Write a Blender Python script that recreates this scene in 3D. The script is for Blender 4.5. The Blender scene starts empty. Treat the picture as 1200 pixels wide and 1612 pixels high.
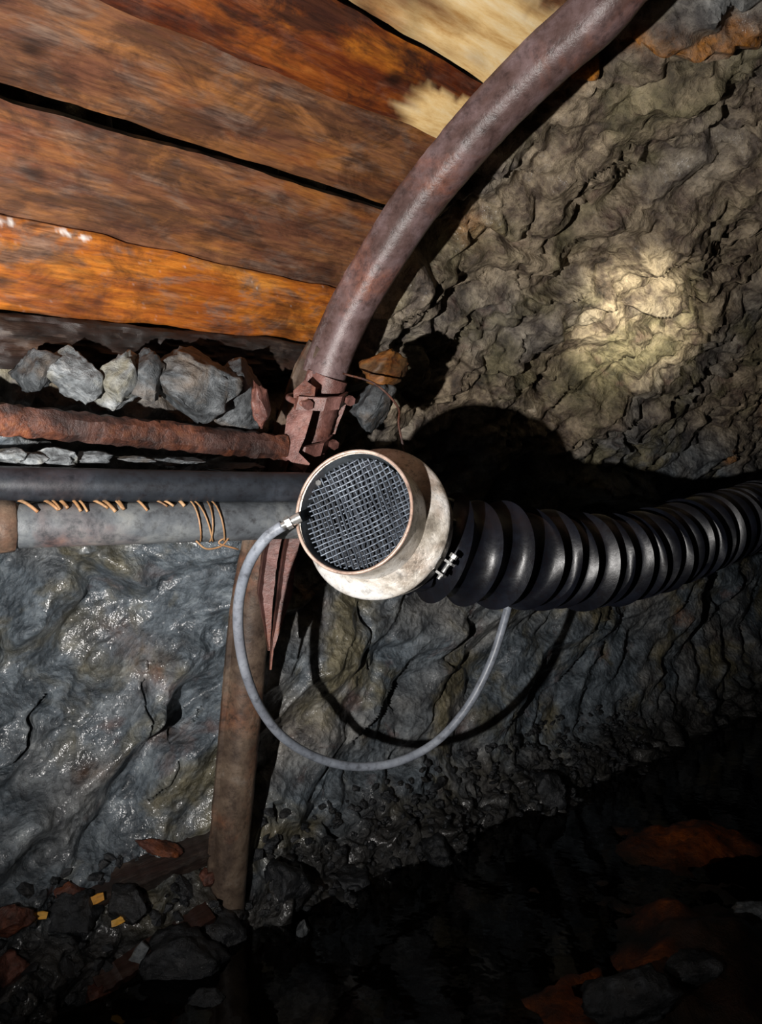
import bpy, math, random
import numpy as np
from mathutils import Vector, Matrix
from mathutils.bvhtree import BVHTree
from mathutils import noise as mnoise

SC = bpy.context.scene
COL = SC.collection
random.seed(7)
# ------------------------------------------------------------------ camera, light, exposure
H = 1.10                       # camera height above the gallery floor
F = 1173.0                     # focal length in pixels of the 1200 x 1612 frame
cam_d = bpy.data.cameras.new('camera'); cam_d.sensor_fit = 'VERTICAL'; cam_d.sensor_height = 36.0
cam_d.lens = 36.0 * F / 1612.0; cam_d.clip_start = 0.02
cam = bpy.data.objects.new('camera', cam_d); COL.objects.link(cam)
cam.location = (0, 0, H); cam.rotation_euler = (math.pi / 2, 0, 0)
SC.camera = cam


def P(px, py, d):
    return Vector(((px - 600) / F * d, d, H - (py - 806) / F * d))


def aim_spot(name, loc, target, power, color, angle, blend, radius):
    l = bpy.data.lights.new(name, 'SPOT'); l.energy = power; l.color = color
    l.spot_size = math.radians(angle); l.spot_blend = blend; l.shadow_soft_size = radius
    o = bpy.data.objects.new(name, l); COL.objects.link(o)
    o.location = loc
    o.rotation_euler = (Vector(target) - Vector(loc)).to_track_quat('-Z', 'Y').to_euler()
    return o


# the miner's cap lamp left of the camera, and the narrow beam of a second lamp
aim_spot('cap_lamp', (-0.50, 0.02, H - 0.20), P(440, 540, 1.6), 205, (1.0, 0.96, 0.92), 110, 1.0, 0.012)
aim_spot('hand_torch', (0.10, 0.0, H + 0.06), P(1000, 505, 2.4), 900, (1.0, 0.95, 0.76), 11.5, 1.0, 0.01)
w = bpy.data.worlds.new('world'); SC.world = w; w.use_nodes = True
w.node_tree.nodes['Background'].inputs[0].default_value = (0.6, 0.7, 1.0, 1)
w.node_tree.nodes['Background'].inputs[1].default_value = 0.004
SC.view_settings.view_transform = 'Standard'; SC.view_settings.look = 'None'
SC.view_settings.exposure = 0.0; SC.view_settings.gamma = 1.0; SC.view_settings.use_curve_mapping = False

# ------------------------------------------------------------------ tunnel frame
YAW = math.radians(48)
A = Vector((math.sin(YAW), math.cos(YAW), 0))          # along the gallery
N = Vector((-math.cos(YAW), math.sin(YAW), 0))         # towards the wall
Z = Vector((0, 0, 1))


# ------------------------------------------------------------------ materials
def hexc(h):
    h = h.lstrip('#'); c = [int(h[i:i + 2], 16) / 255 for i in (0, 2, 4)]
    return tuple(((x + .055) / 1.055) ** 2.4 if x > .04045 else x / 12.92 for x in c) + (1,)


class NT:
    def __init__(s, name):
        s.m = bpy.data.materials.new(name); s.m.use_nodes = True
        s.t = s.m.node_tree; s.b = s.t.nodes['Principled BSDF']
        s.tc = s.t.nodes.new('ShaderNodeTexCoord')
        s.info = s.t.nodes.new('ShaderNodeObjectInfo')

    def n(s, kind, **kw):
        x = s.t.nodes.new(kind)
        for k, v in kw.items(): setattr(x, k, v)
        return x

    def link(s, a, b): s.t.links.new(a, b)

    def coords(s, scale=(1, 1, 1), rnd=0.0, rot=(0, 0, 0)):
        mp = s.n('ShaderNodeMapping'); mp.inputs['Scale'].default_value = scale
        mp.inputs['Rotation'].default_value = rot
        src = s.tc.outputs['Object']
        if rnd:
            m = s.n('ShaderNodeMath', operation='MULTIPLY'); s.link(s.info.outputs['Random'], m.inputs[0]); m.inputs[1].default_value = rnd
            v = s.n('ShaderNodeVectorMath', operation='ADD'); s.link(src, v.inputs[0]); s.link(m.outputs[0], v.inputs[1]); src = v.outputs[0]
        s.link(src, mp.inputs['Vector'])
        return mp.outputs[0]

    def noise(s, co, scale, detail=6, rough=.6, dist=0.0):
        x = s.n('ShaderNodeTexNoise'); x.inputs['Scale'].default_value = scale; x.inputs['Detail'].default_value = detail
        x.inputs['Roughness'].default_value = rough; x.inputs['Distortion'].default_value = dist
        s.link(co, x.inputs['Vector']); return x.outputs['Fac']

    def voro(s, co, scale, feature='F1'):
        x = s.n('ShaderNodeTexVoronoi', feature=feature); x.inputs['Scale'].default_value = scale
        s.link(co, x.inputs['Vector']); return x

    def ramp(s, fac, stops, interp='LINEAR'):
        r = s.n('ShaderNodeValToRGB'); e = r.color_ramp.elements; r.color_ramp.interpolation = interp
        while len(e) < len(stops): e.new(.5)
        for el, (p, c) in zip(e, stops):
            el.position = p; el.color = hexc(c) if isinstance(c, str) else (c, c, c, 1)
        s.link(fac, r.inputs[0]); return r.outputs[0]

    def mix(s, fac, a, b, blend='MIX'):
        m = s.n('ShaderNodeMix', data_type='RGBA', blend_type=blend)
        for sock, v in ((m.inputs[0], fac), (m.inputs[6], a), (m.inputs[7], b)):
            if isinstance(v, (int, float)): sock.default_value = v
            elif isinstance(v, str): sock.default_value = hexc(v)
            else: s.link(v, sock)
        return m.outputs[2]

    def math(s, op, a, b=0.0):
        m = s.n('ShaderNodeMath', operation=op)
        for sock, v in ((m.inputs[0], a), (m.inputs[1], b)):
            if isinstance(v, (int, float)): sock.default_value = v
            else: s.link(v, sock)
        return m.outputs[0]

    def attr(s, name):
        x = s.n('ShaderNodeAttribute'); x.attribute_name = name; return x.outputs['Fac']

    def bump(s, h, strength, dist, prev=None):
        b = s.n('ShaderNodeBump'); b.inputs['Strength'].default_value = strength; b.inputs['Distance'].default_value = dist
        s.link(h, b.inputs['Height'])
        if prev: s.link(prev, b.inputs['Normal'])
        return b.outputs[0]

    def out(s, col=None, rough=None, normal=None, metal=None, spec=None):
        for k, v in (('Base Color', col), ('Roughness', rough), ('Normal', normal), ('Metallic', metal), ('Specular IOR Level', spec)):
            if v is None: continue
            if isinstance(v, (int, float)): s.b.inputs[k].default_value = v
            elif isinstance(v, str): s.b.inputs[k].default_value = hexc(v)
            else: s.link(v, s.b.inputs[k])
        return s.m


def rock_material():
    t = NT('wet_rock')
    co = t.coords()
    big = t.noise(co, 3.2, 5, .6, .4); mid = t.noise(co, 14, 8, .65, .3); fine = t.noise(co, 60, 6, .7)
    brown = t.ramp(mid, [(.28, '#27221d'), (.42, '#68594b'), (.53, '#96866f'), (.65, '#b8a58a'), (.8, '#d0c3ac')])
    grey = t.ramp(mid, [(.28, '#1a1f25'), (.43, '#475159'), (.56, '#6d7881'), (.75, '#a3adb3')])
    olive = t.ramp(mid, [(.3, '#3a3727'), (.5, '#726a4e'), (.75, '#a09471')])
    c = t.mix(t.attr('cool'), brown, grey)
    c = t.mix(t.ramp(big, [(.50, 0.0), (.62, .85)]), c, olive)
    redn = t.noise(t.coords((1, 1, 1), 0, (.5, .2, .1)), 6.5, 4, .6, .5)
    c = t.mix(t.ramp(redn, [(.60, 0.0), (.72, .5)]), c, '#7a5c54')
    c = t.mix(t.ramp(fine, [(.3, .42), (.6, 0.0)]), c, '#1b1a1a')
    rn = t.math('MULTIPLY', t.attr('rust'), t.ramp(t.noise(co, 22, 5, .7), [(.3, .35), (.6, 1.0)]))
    c = t.mix(rn, c, t.ramp(fine, [(.3, '#5a3408'), (.6, '#b9741a')]))
    # dark, soaked ground at the toe of the wall
    c = t.mix(t.attr('soaked'), c, t.ramp(mid, [(.3, '#0b0b0c'), (.55, '#22211f'), (.8, '#44423d')]))
    vr = t.voro(t.coords((1, 1.0, 1), 0, (.4, .7, .2)), 55).outputs['Distance']
    nm = t.bump(mid, .7, .03); nm = t.bump(fine, .75, .008, nm); nm = t.bump(vr, .5, .010, nm)
    wet = t.attr('wet')
    t.link(t.math('MULTIPLY', wet, t.ramp(big, [(.38, .25), (.55, 1.0)])), t.b.inputs['Coat Weight']); t.b.inputs['Coat Roughness'].default_value = .19
    film = t.bump(t.noise(t.coords((1, 1, .6), 0, (0, .5, .4)), 48, 3, .55, .3), .65, .010); film = t.bump(t.noise(co, 150, 2, .5), .5, .003, film)
    t.link(film, t.b.inputs['Coat Normal'])
    ro = t.math('SUBTRACT', t.math('ADD', t.math('MULTIPLY', fine, .35), .42), t.math('MULTIPLY', wet, .30))
    return t.out(c, ro, nm, spec=t.math('ADD', .4, t.math('MULTIPLY', wet, .5)))


def wood_material(name, base, dark_amt=.5, pale=0.0, wet=.45, grey=0.2, warm=.55, palec=('#b9823a', '#f0cd90', '#ffefca')):
    t = NT(name)
    co = t.coords((1.6, 9, 9), 7.0); g = t.noise(co, 2.2, 9, .72, .25)
    fine = t.noise(t.coords((5, 55, 55), 7.0), 2.6, 6, .65, .3)
    blot = t.noise(t.coords((3.0, 6.0, 6.0), 9.0), 2.0, 6, .68, .6)
    blot2 = t.noise(t.coords((3.5, 8, 8), 3.0), 2.6, 5, .65, .5)
    knot = t.voro(t.coords((3.2, 5.5, 5.5), 5.0), 1.6).outputs['Distance']
    c = t.ramp(g, base)
    c = t.mix(t.ramp(blot2, [(.50, 0.0), (.64, grey)]), c, t.ramp(fine, [(.3, '#453a38'), (.7, '#867567')]))
    c = t.mix(t.ramp(t.noise(t.coords((2, 7, 7), 11.0), 1.7, 4, .6), [(.54, 0.0), (.66, warm)]), c, t.ramp(g, [(.35, '#8a3f14'), (.7, '#cf8528')]))
    c = t.mix(t.ramp(fine, [(.32, .5), (.55, 0.0)]), c, '#24140c')
    c = t.mix(t.ramp(blot, [(.46, 0.0), (.60, dark_amt)]), c, t.ramp(fine, [(.3, '#120c0a'), (.7, '#3a221b')]))
    c = t.mix(t.ramp(knot, [(.05, .85), (.17, 0.0)]), c, '#1a0f0b')
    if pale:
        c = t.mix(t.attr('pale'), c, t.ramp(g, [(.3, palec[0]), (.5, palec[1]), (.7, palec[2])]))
    nm = t.bump(g, .4, .008); nm = t.bump(fine, .35, .003, nm)
    return t.out(c, t.math('ADD', t.math('MULTIPLY', blot, .35), wet - .17), nm, spec=.4)


def steel_material(name, stops, rust=.5, rough=.45, bump=.5, metal=0.0, scale=1.0, stretch=(1, 1, 1)):
    t = NT(name)
    co = t.coords(stretch, 3.0)
    a = t.noise(co, 11 * scale, 7, .65, .3); b = t.noise(co, 55 * scale, 6, .7); d = t.noise(co, 5 * scale, 4, .6, .6)
    c = t.ramp(a, stops)
    c = t.mix(t.ramp(d, [(.5, 0.0), (.66, rust)]), c, t.ramp(b, [(.3, '#3a1a0c'), (.55, '#87492a'), (.75, '#b5713c')]))
    c = t.mix(t.ramp(b, [(.28, .6), (.5, 0.0)]), c, '#150f0f')
    nm = t.bump(a, bump * .6, .006); nm = t.bump(b, bump, .003, nm)
    return t.out(c, t.math('ADD', t.math('MULTIPLY', b, .35), rough - .17), nm, metal, .5)


def stone_material(name, lo, mid_, hi, rough, warm='#6b5a48'):
    t = NT(name); co = t.coords((1, 1, 1), 5.0)
    a = t.noise(co, 18, 8, .7, .5); b = t.noise(co, 70, 6, .7); v_ = t.voro(co, 40).outputs['Distance']
    c = t.ramp(a, [(.3, lo), (.5, mid_), (.7, hi)])
    c = t.mix(t.ramp(t.noise(co, 9, 4, .6, .5), [(.5, 0.0), (.65, .6)]), c, warm)
    c = t.mix(t.ramp(b, [(.3, .6), (.52, 0.0)]), c, '#141414')
    nm = t.bump(a, .7, .02); nm = t.bump(v_, .5, .008, nm); nm = t.bump(b, .6, .004, nm)
    return t.out(c, t.math('ADD', t.math('MULTIPLY', b, .3), rough - .15), nm, spec=.5)


M = {}
M['rock'] = rock_material()
ORANGE = [(.25, '#6b3518'), (.42, '#96501f'), (.55, '#bb6d24'), (.7, '#cf8a3c'), (.85, '#d3a268')]
BROWN = [(.25, '#4a2c1f'), (.42, '#694331'), (.55, '#83583a'), (.68, '#a06a3a'), (.85, '#a98764')]
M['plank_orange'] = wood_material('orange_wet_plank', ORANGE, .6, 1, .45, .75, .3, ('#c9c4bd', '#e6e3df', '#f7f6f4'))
M['plank_brown'] = wood_material('brown_wet_plank', BROWN, .65, 0, .45, .6, .35)
M['plank_dark'] = wood_material('dark_wet_plank', [(.25, '#2d1109'), (.45, '#5e2a14'), (.6, '#8b4a1c'), (.8, '#aa6c33')], .85, 1, .42, .2)
M['plank_pale'] = wood_material('pale_fresh_plank', BROWN, .7, 1, .5, .2)
M['beam'] = wood_material('black_rotten_timber', [(.25, '#151312'), (.5, '#2a2523'), (.68, '#3b332e'), (.85, '#6b5d4e')], .6, 0, .5, .35, .06)
M['arch'] = steel_material('brown_painted_steel', [(.25, '#362724'), (.45, '#574441'), (.6, '#715e5e'), (.8, '#92827f')], .5, .38, .6)
M['leg'] = steel_material('rusty_leg_steel', [(.25, '#2f2520'), (.45, '#4f4137'), (.6, '#6b5b4d'), (.8, '#8a8076')], .28, .5, .5)
M['red_rust'] = steel_material('red_rusted_steel', [(.25, '#38211e'), (.45, '#674640'), (.6, '#86605a'), (.8, '#ab8a82')], .45, .36, 1.0)
M['strut'] = steel_material('flaking_rust', [(.25, '#130d0c'), (.45, '#2e1d19'), (.6, '#4a322c'), (.8, '#73574a')], .6, .5, 1.6)
M['black_pipe'] = steel_material('black_polyethylene', [(.25, '#15171b'), (.5, '#23272d'), (.75, '#363b43')], .04, .42, .15)
M['grey_pipe'] = steel_material('grey_dirty_steel', [(.25, '#34373b'), (.45, '#54585c'), (.6, '#6c6f70'), (.8, '#8a8880')], .25, .42, .3)
M['wire'] = steel_material('orange_rusty_wire', [(.25, '#57402c'), (.5, '#94704c'), (.8, '#cfb08a')], .3, .5, .3)
M['zinc'] = steel_material('dirty_galvanised_sheet', [(.30, '#6f665b'), (.42, '#b5ac9f'), (.52, '#e6dfd5'), (.62, '#fbf9f5')], .26, .30, .8, .3, 1.1)
M['rim'] = steel_material('rusty_rolled_rim', [(.25, '#7a6153'), (.5, '#c4aa9b'), (.75, '#ecdccf')], .2, .4, .4, .3)
M['inner'] = steel_material('grey_inner_sheet', [(.25, '#2b2f33'), (.5, '#474d52'), (.8, '#6b7278')], .15, .5, .3, .3)
M['mesh_wire'] = steel_material('grey_screen_wire', [(.25, '#353b43'), (.5, '#565e69'), (.8, '#868f9a')], .08, .36, .2, .35)
M['pad'] = stone_material('dusty_filter_pad', '#050607', '#1d2128', '#484f5a', .6, '#30353d')
M['chrome'] = steel_material('bright_fitting_metal', [(.25, '#a8a8a8'), (.5, '#d5d5d3'), (.8, '#f2f2f0')], .02, .25, .1, .8)
M['rubber'] = steel_material('black_glossy_rubber', [(.25, '#07080c'), (.5, '#0d0f16'), (.75, '#161a24')], .0, .36, .22)
M['tube'] = steel_material('grey_plastic_tube', [(.25, '#5d626b'), (.5, '#7b818b'), (.75, '#959ba4')], .05, .4, .15)

M['stone'] = stone_material('grey_stone', '#1d1f21', '#4d5154', '#7f8386', .42)
M['pale_stone'] = stone_material('pale_quartz_stone', '#36393b', '#7d8285', '#c3c6c7', .38, '#8c8468')
M['dark_stone'] = stone_material('dark_wet_stone', '#0e0f10', '#222427', '#44474b', .30, '#221f1b')
M['red_stone'] = stone_material('reddish_stone', '#2a1711', '#553024', '#835244', .45, '#8a4a22')
M['chip'] = wood_material('yellow_wood_chip', [(.2, '#a8701f'), (.5, '#e0a63c'), (.8, '#f2cf7a')], .1, 0, .5, .05)
M['old_board'] = wood_material('dark_red_old_board', [(.25, '#150d0b'), (.5, '#2e1a14'), (.7, '#4a2a1e'), (.85, '#6b4634')], .6, 0, .45, .2, .1)
M['block'] = wood_material('amber_wood_block', [(.2, '#2c1c10'), (.45, '#573d22'), (.6, '#765730'), (.8, '#957549')], .5, 0, .55, .2)


def mud_material():
    t = NT('black_mud_with_ochre')
    co = t.coords(); a = t.noise(co, 9, 7, .65, .4); b = t.noise(co, 45, 6, .7)
    c = t.ramp(a, [(.3, '#070706'), (.5, '#13110d'), (.75, '#2b2722')])
    o = t.math('MULTIPLY', t.attr('ochre'), t.ramp(a, [(.35, .25), (.55, 1.0)]))
    c = t.mix(o, c, t.ramp(b, [(.3, '#4a2005'), (.6, '#8a420c'), (.8, '#a85f1a')]))
    nm = t.bump(a, .6, .02); nm = t.bump(b, .6, .006, nm)
    return t.out(c, .38, nm, spec=.5)


M['mud'] = mud_material()


def water_material():
    t = NT('brown_water')
    out = t.t.nodes['Material Output']
    tr = t.n('ShaderNodeBsdfTransparent'); tr.inputs[0].default_value = (.42, .30, .17, 1)
    gl = t.n('ShaderNodeBsdfGlossy'); gl.inputs['Roughness'].default_value = .04
    fr = t.n('ShaderNodeFresnel'); fr.inputs['IOR'].default_value = 1.33
    nm = t.bump(t.noise(t.coords(), 16, 2, .5), .12, .01)
    t.link(nm, gl.inputs['Normal']); t.link(nm, fr.inputs['Normal'])
    mx = t.n('ShaderNodeMixShader'); t.link(fr.outputs[0], mx.inputs[0]); t.link(tr.outputs[0], mx.inputs[1]); t.link(gl.outputs[0], mx.inputs[2])
    t.link(mx.outputs[0], out.inputs['Surface'])
    return t.m


M['water'] = water_material()


# ------------------------------------------------------------------ mesh helpers
def mesh_object(name, verts, faces, mat, parent=None, origin=None, rot=None, smooth=True, sharp=None):
    """verts are world points; the object gets its own origin (and turn), its mesh is local to that"""
    if parent is not None:
        base = parent['base']; mw = Matrix.Translation(Vector(base))
    else:
        o = Vector(origin) if origin is not None else sum((Vector(v) for v in verts), Vector()) / len(verts)
        mw = Matrix.Translation(o)
    if rot is not None: ml = mw @ rot.to_4x4() if parent is None else mw
    else: ml = mw
    inv = ml.inverted()
    arr = np.array([tuple(v) for v in verts], dtype=float)
    im = np.array(inv)
    arr = arr @ im[:3, :3].T + im[:3, 3]
    me = bpy.data.meshes.new(name); me.from_pydata(arr.tolist(), [], faces); me.materials.append(mat)
    me.polygons.foreach_set('use_smooth', [smooth] * len(me.polygons))
    me.update()
    ob = bpy.data.objects.new(name, me); COL.objects.link(ob)
    if sharp and smooth: me.set_sharp_from_angle(angle=math.radians(sharp))
    if parent is not None:
        ob.parent = parent
        while parent.parent is not None: parent = parent.parent
    else:
        ob.matrix_world = ml
    return ob


def sub_object(name, verts, faces, mat, part, **kw):
    """a piece of a part: parented to the part, which shares the thing's base"""
    root = part.parent if part.parent is not None else None
    ob = mesh_object(name, verts, faces, mat, parent=root, **kw)
    ob.parent = part
    return ob


def thing(name, label, cat, base, group=None):
    o = bpy.data.objects.new(name, None); COL.objects.link(o); o.location = base
    o.empty_display_size = .05
    o['base'] = tuple(base); o['label'] = label; o['category'] = cat
    if group: o['group'] = group
    return o


def tag(o, label, cat, group=None, kind=None):
    o['label'] = label; o['category'] = cat
    if group: o['group'] = group
    if kind: o['kind'] = kind
    return o


def catmull(pts, n=8):
    pts = [Vector(p) for p in pts]; out = []
    ext = [pts[0] * 2 - pts[1]] + pts + [pts[-1] * 2 - pts[-2]]
    for i in range(1, len(ext) - 2):
        p0, p1, p2, p3 = ext[i - 1:i + 3]
        for k in range(n):
            t = k / n
            out.append(.5 * ((2 * p1) + (p2 - p0) * t + (2 * p0 - 5 * p1 + 4 * p2 - p3) * t * t + (3 * p1 - p0 - 3 * p2 + p3) * t ** 3))
    out.append(pts[-1]); return out


def tangents(path):
    return [(path[min(i + 1, len(path) - 1)] - path[max(i - 1, 0)]).normalized() for i in range(len(path))]


def sweep(path, profile, bdir, caps=True, scale=None, jitter=0.0, seed=1):
    """profile: closed list of (b, h); b runs along bdir, h along bdir x tangent"""
    rnd = random.Random(seed); verts = []; m = len(profile); faces = []
    for i, (p, t) in enumerate(zip(path, tangents(path))):
        b = (bdir - t * bdir.dot(t)).normalized(); h = b.cross(t).normalized()
        s = scale(i / (len(path) - 1)) if scale else 1.0
        for (x, y) in profile:
            verts.append(p + b * (x * s + rnd.uniform(-jitter, jitter)) + h * (y * s + rnd.uniform(-jitter, jitter)))
    for i in range(len(path) - 1):
        for k in range(m):
            a, c = i * m + k, i * m + (k + 1) % m
            faces.append((a, c, c + m, a + m))
    if caps:
        faces.append(tuple(reversed(range(m)))); faces.append(tuple((len(path) - 1) * m + k for k in range(m)))
    return verts, faces


def circle(r, n=16): return [(r * math.cos(2 * math.pi * k / n), r * math.sin(2 * math.pi * k / n)) for k in range(n)]


def tube(path, r, n=14, scale=None, jitter=0.0, caps=True, seed=1):
    t = (path[-1] - path[0])
    up = Z if abs(t.normalized().z) < .8 else Vector((1, 0, 0))
    # parallel transport
    verts, faces = [], []; T = tangents(path); b = (up - T[0] * up.dot(T[0])).normalized(); rnd = random.Random(seed)
    for i, (p, tt) in enumerate(zip(path, T)):
        b = (b - tt * b.dot(tt)).normalized(); h = tt.cross(b)
        rr = r * (scale(i / max(1, len(path) - 1)) if scale else 1)
        for k in range(n):
            a = 2 * math.pi * k / n; q = rr + rnd.uniform(-jitter, jitter)
            verts.append(p + b * (q * math.cos(a)) + h * (q * math.sin(a)))
    for i in range(len(path) - 1):
        for k in range(n):
            a, c = i * n + k, i * n + (k + 1) % n
            faces.append((a, c, c + n, a + n))
    if caps:
        faces.append(tuple(reversed(range(n)))); faces.append(tuple((len(path) - 1) * n + k for k in range(n)))
    return verts, faces


def join(*vf):
    V, Fc = [], []
    for v, f in vf:
        o = len(V); V += list(v); Fc += [tuple(i + o for i in q) for q in f]
    return V, Fc


def lathe(o, ax, prof, n=72, ref=Z, wob=None):
    """prof: list of (s, r) from the point o along ax"""
    ax = ax.normalized(); b = (ref - ax * ref.dot(ax)).normalized(); h = ax.cross(b)
    verts, faces = [], []; m = len(prof)
    for k in range(n):
        a = 2 * math.pi * k / n; d = b * math.cos(a) + h * math.sin(a)
        for j, (s, r) in enumerate(prof):
            rr = r * (1 + (wob(a, s) if wob else 0)); verts.append(o + ax * s + d * rr)
    for k in range(n):
        for j in range(m - 1):
            a = k * m + j; c = ((k + 1) % n) * m + j
            faces.append((a, a + 1, c + 1, c))
    return verts, faces


def box(c, ex, ey, ez, sx, sy, sz):
    v = []
    for i in (-1, 1):
        for j in (-1, 1):
            for k in (-1, 1): v.append(c + ex * (i * sx / 2) + ey * (j * sy / 2) + ez * (k * sz / 2))
    return v, [(0, 1, 3, 2), (4, 6, 7, 5), (0, 4, 5, 1), (2, 3, 7, 6), (0, 2, 6, 4), (1, 5, 7, 3)]


def frame(x, zhint):
    x = x.normalized(); y = zhint.cross(x).normalized(); z = x.cross(y)
    return x, y, z


def bolt(c, ax, r=.011, L=.012, shaft=.03):
    ax = ax.normalized(); head = lathe(c, ax, [(0, 0), (0, r), (-L, r * .96), (-L, 0)], 6)
    sh = lathe(c, ax, [(-L - shaft, 0), (-L - shaft, r * .5), (-L, r * .5)], 10)
    return join(head, sh)


# ------------------------------------------------------------------ rock noise (numpy)
def lattice(ix, iy, seed):
    v = np.sin(ix * 127.1 + iy * 311.7 + seed * 74.7) * 43758.5453
    return v - np.floor(v)


def vnoise(x, y, seed):
    ix, iy = np.floor(x), np.floor(y); fx, fy = x - ix, y - iy
    fx = fx * fx * fx * (fx * (fx * 6 - 15) + 10); fy = fy * fy * fy * (fy * (fy * 6 - 15) + 10)
    a = lattice(ix, iy, seed); b = lattice(ix + 1, iy, seed); c = lattice(ix, iy + 1, seed); d = lattice(ix + 1, iy + 1, seed)
    return (a * (1 - fx) + b * fx) * (1 - fy) + (c * (1 - fx) + d * fx) * fy - .5


def fbm(x, y, seed, octv=5, gain=.5):
    s = 0; amp = 1.0
    for k in range(octv):
        s = s + amp * vnoise(x * 2 ** k + 13.1 * k, y * 2 ** k + 7.7 * k, seed + k); amp *= gain
    return s


def facets(x, y, seed, tilt=1.0, off=1.0, groove=0.0, gw=.08, k=15.0):
    """broken-stone relief: each Voronoi cell is a tilted plane of its own, its edges slightly worn"""
    ix, iy = np.floor(x), np.floor(y)
    d1 = np.full(x.shape, 9.0); d2 = np.full(x.shape, 9.0); h = np.zeros(x.shape); wsum = np.zeros(x.shape)
    for di in (-1, 0, 1):
        for dj in (-1, 0, 1):
            cx, cy = ix + di, iy + dj
            px = cx + lattice(cx, cy, seed); py = cy + lattice(cx, cy, seed + 5)
            dx, dy = x - px, y - py; d = np.hypot(dx, dy)
            hh = off * (lattice(cx, cy, seed + 9) - .5) + tilt * ((lattice(cx, cy, seed + 13) - .5) * dx + (lattice(cx, cy, seed + 17) - .5) * dy) * 2
            w_ = np.exp(-k * d); h += w_ * hh; wsum += w_
            near = d < d1
            d2 = np.where(near, d1, np.minimum(d2, d)); d1 = np.where(near, d, d1)
    h = h / wsum
    if groove:
        g = np.clip(1 - (d2 - d1) / gw, 0, 1); h = h - groove * g * g * np.clip(.3 + 2.2 * vnoise(x * .9, y * .9, seed + 23), 0, 1)
    return h


# ------------------------------------------------------------------ the setting: rock wall and roof, floor, water
PROFILE = [(1.50, -1.26), (1.58, -1.18), (1.66, -1.10), (1.735, -1.0), (1.79, -.88), (1.82, -.72), (1.82, -.45), (1.79, -.2), (1.73, .05),
           (1.64, .25), (1.50, .45), (1.33, .63), (1.12, .80), (.86, .94), (.5, 1.03), (.1, 1.06), (-.4, 1.03), (-.9, .9), (-1.4, .6), (-1.6, .1), (-1.6, -.6), (-1.5, -1.2)]
pc = catmull([Vector((a, b, 0)) for a, b in PROFILE], 24)
pn = np.array([p.x for p in pc]); pz = np.array([p.y for p in pc])
plen = np.concatenate([[0], np.cumsum(np.hypot(np.diff(pn), np.diff(pz)))])
pang = np.unwrap(np.arctan2(pz, pn))


def wall_uv(px, py):
    """where a pixel's sight line meets the bare profile: metres along the gallery, arc length up the wall"""
    r = Vector(((px - 600) / F, 1, -(py - 806) / F)); rn, ra = r.dot(N), r.dot(A)
    ang = math.atan2(r.z, rn)
    t = float(np.interp(ang, pang, plen)); n_ = float(np.interp(t, plen, pn))
    return n_ / rn * ra, t


us = [-.5]
while us[-1] < 7.0:
    u_ = us[-1]; us.append(u_ + (.02 if u_ < .1 else .005 + max(0, u_ - .9) * .0050))
us = np.array(us)
ts = [0.0]
while ts[-1] < plen[-1]:
    ts.append(ts[-1] + (.0054 if ts[-1] < 3.25 else .04))
ts = np.array(ts); ts[-1] = plen[-1]
U, T = np.meshgrid(us, ts, indexing='ij')
BN = np.interp(T, plen, pn); BZ = np.interp(T, plen, pz)
e = .02
TN = np.interp(T + e, plen, pn) - np.interp(T - e, plen, pn); TZ = np.interp(T + e, plen, pz) - np.interp(T - e, plen, pz)
L_ = np.hypot(TN, TZ); TN /= L_; TZ /= L_
ON, OZ = TZ, -TN                                   # outward (into the rock)
sgn = np.sign(ON * BN + OZ * BZ); sgn[sgn == 0] = 1


def sstep(a, b, x):
    t = np.clip((x - a) / (b - a), 0, 1); return t * t * (3 - 2 * t)


wx = U + .06 * fbm(U * 4, T * 4, 3, 3); wy = T + .06 * fbm(U * 4, T * 4, 8, 3)
c45, s45 = math.cos(.7), math.sin(.7)
rx, ry = wx * c45 + wy * s45, -wx * s45 + wy * c45
upper = sstep(1.35, 1.8, T + .15 * fbm(U * 2, T * 2, 50, 2))        # broken angular rock above, folded rock below
toe = 1 - sstep(.28, .56, T)
disp = .16 * fbm(U * 1.1, T * 1.1, 21, 3)
ang_rock = (.060 * facets(rx * 3.0, ry * 4.6, 31, .7, 1.0, .30, .06, 22) + .048 * facets(rx * 8, ry * 12, 37, 1.1, .9, .35, .07, 22) + .018 * facets(wx * 20, wy * 22, 41, 1.2, .9, .2, .1, 16)
            + .016 * np.abs(fbm(rx * 5, ry * 9, 43, 5)))
fold = (.085 * facets(rx * 1.9, ry * 4.0, 61, 1.4, .7, .16, .04, 9) + .034 * facets(rx * 4.5, ry * 10, 67, 1.7, .6, .20, .05, 11) + .045 * np.abs(fbm(rx * 2.6, ry * 7, 71, 5))
        + .008 * facets(rx * 16, ry * 30, 77, 1.0, .8, 0, .1, 10))
loose = .07 * facets(wx * 9, wy * 9, 81, .9, 1.0) + .035 * facets(wx * 22, wy * 22, 83, 1.0, 1.0)
disp += upper * ang_rock + (1 - upper) * (1 - toe) * fold + toe * (1 - upper) * loose
disp += .005 * fbm(U * 40, T * 40, 91, 3)
disp += .22 * (1 - sstep(1.16, 1.34, U)) * sstep(1.70, 1.86, T)        # the roof stands further back above the boards

disp += (.08 + .52 * sstep(.40, 1.25, T)) * np.clip(1.05 - U, 0, .9) * (1 - sstep(1.28, 1.5, T))      # the lower wall turns away behind the leg
disp -= .10 * (1 - sstep(1.1, 1.3, U)) * sstep(1.35, 1.5, T) * (1 - sstep(1.66, 1.78, T))


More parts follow.
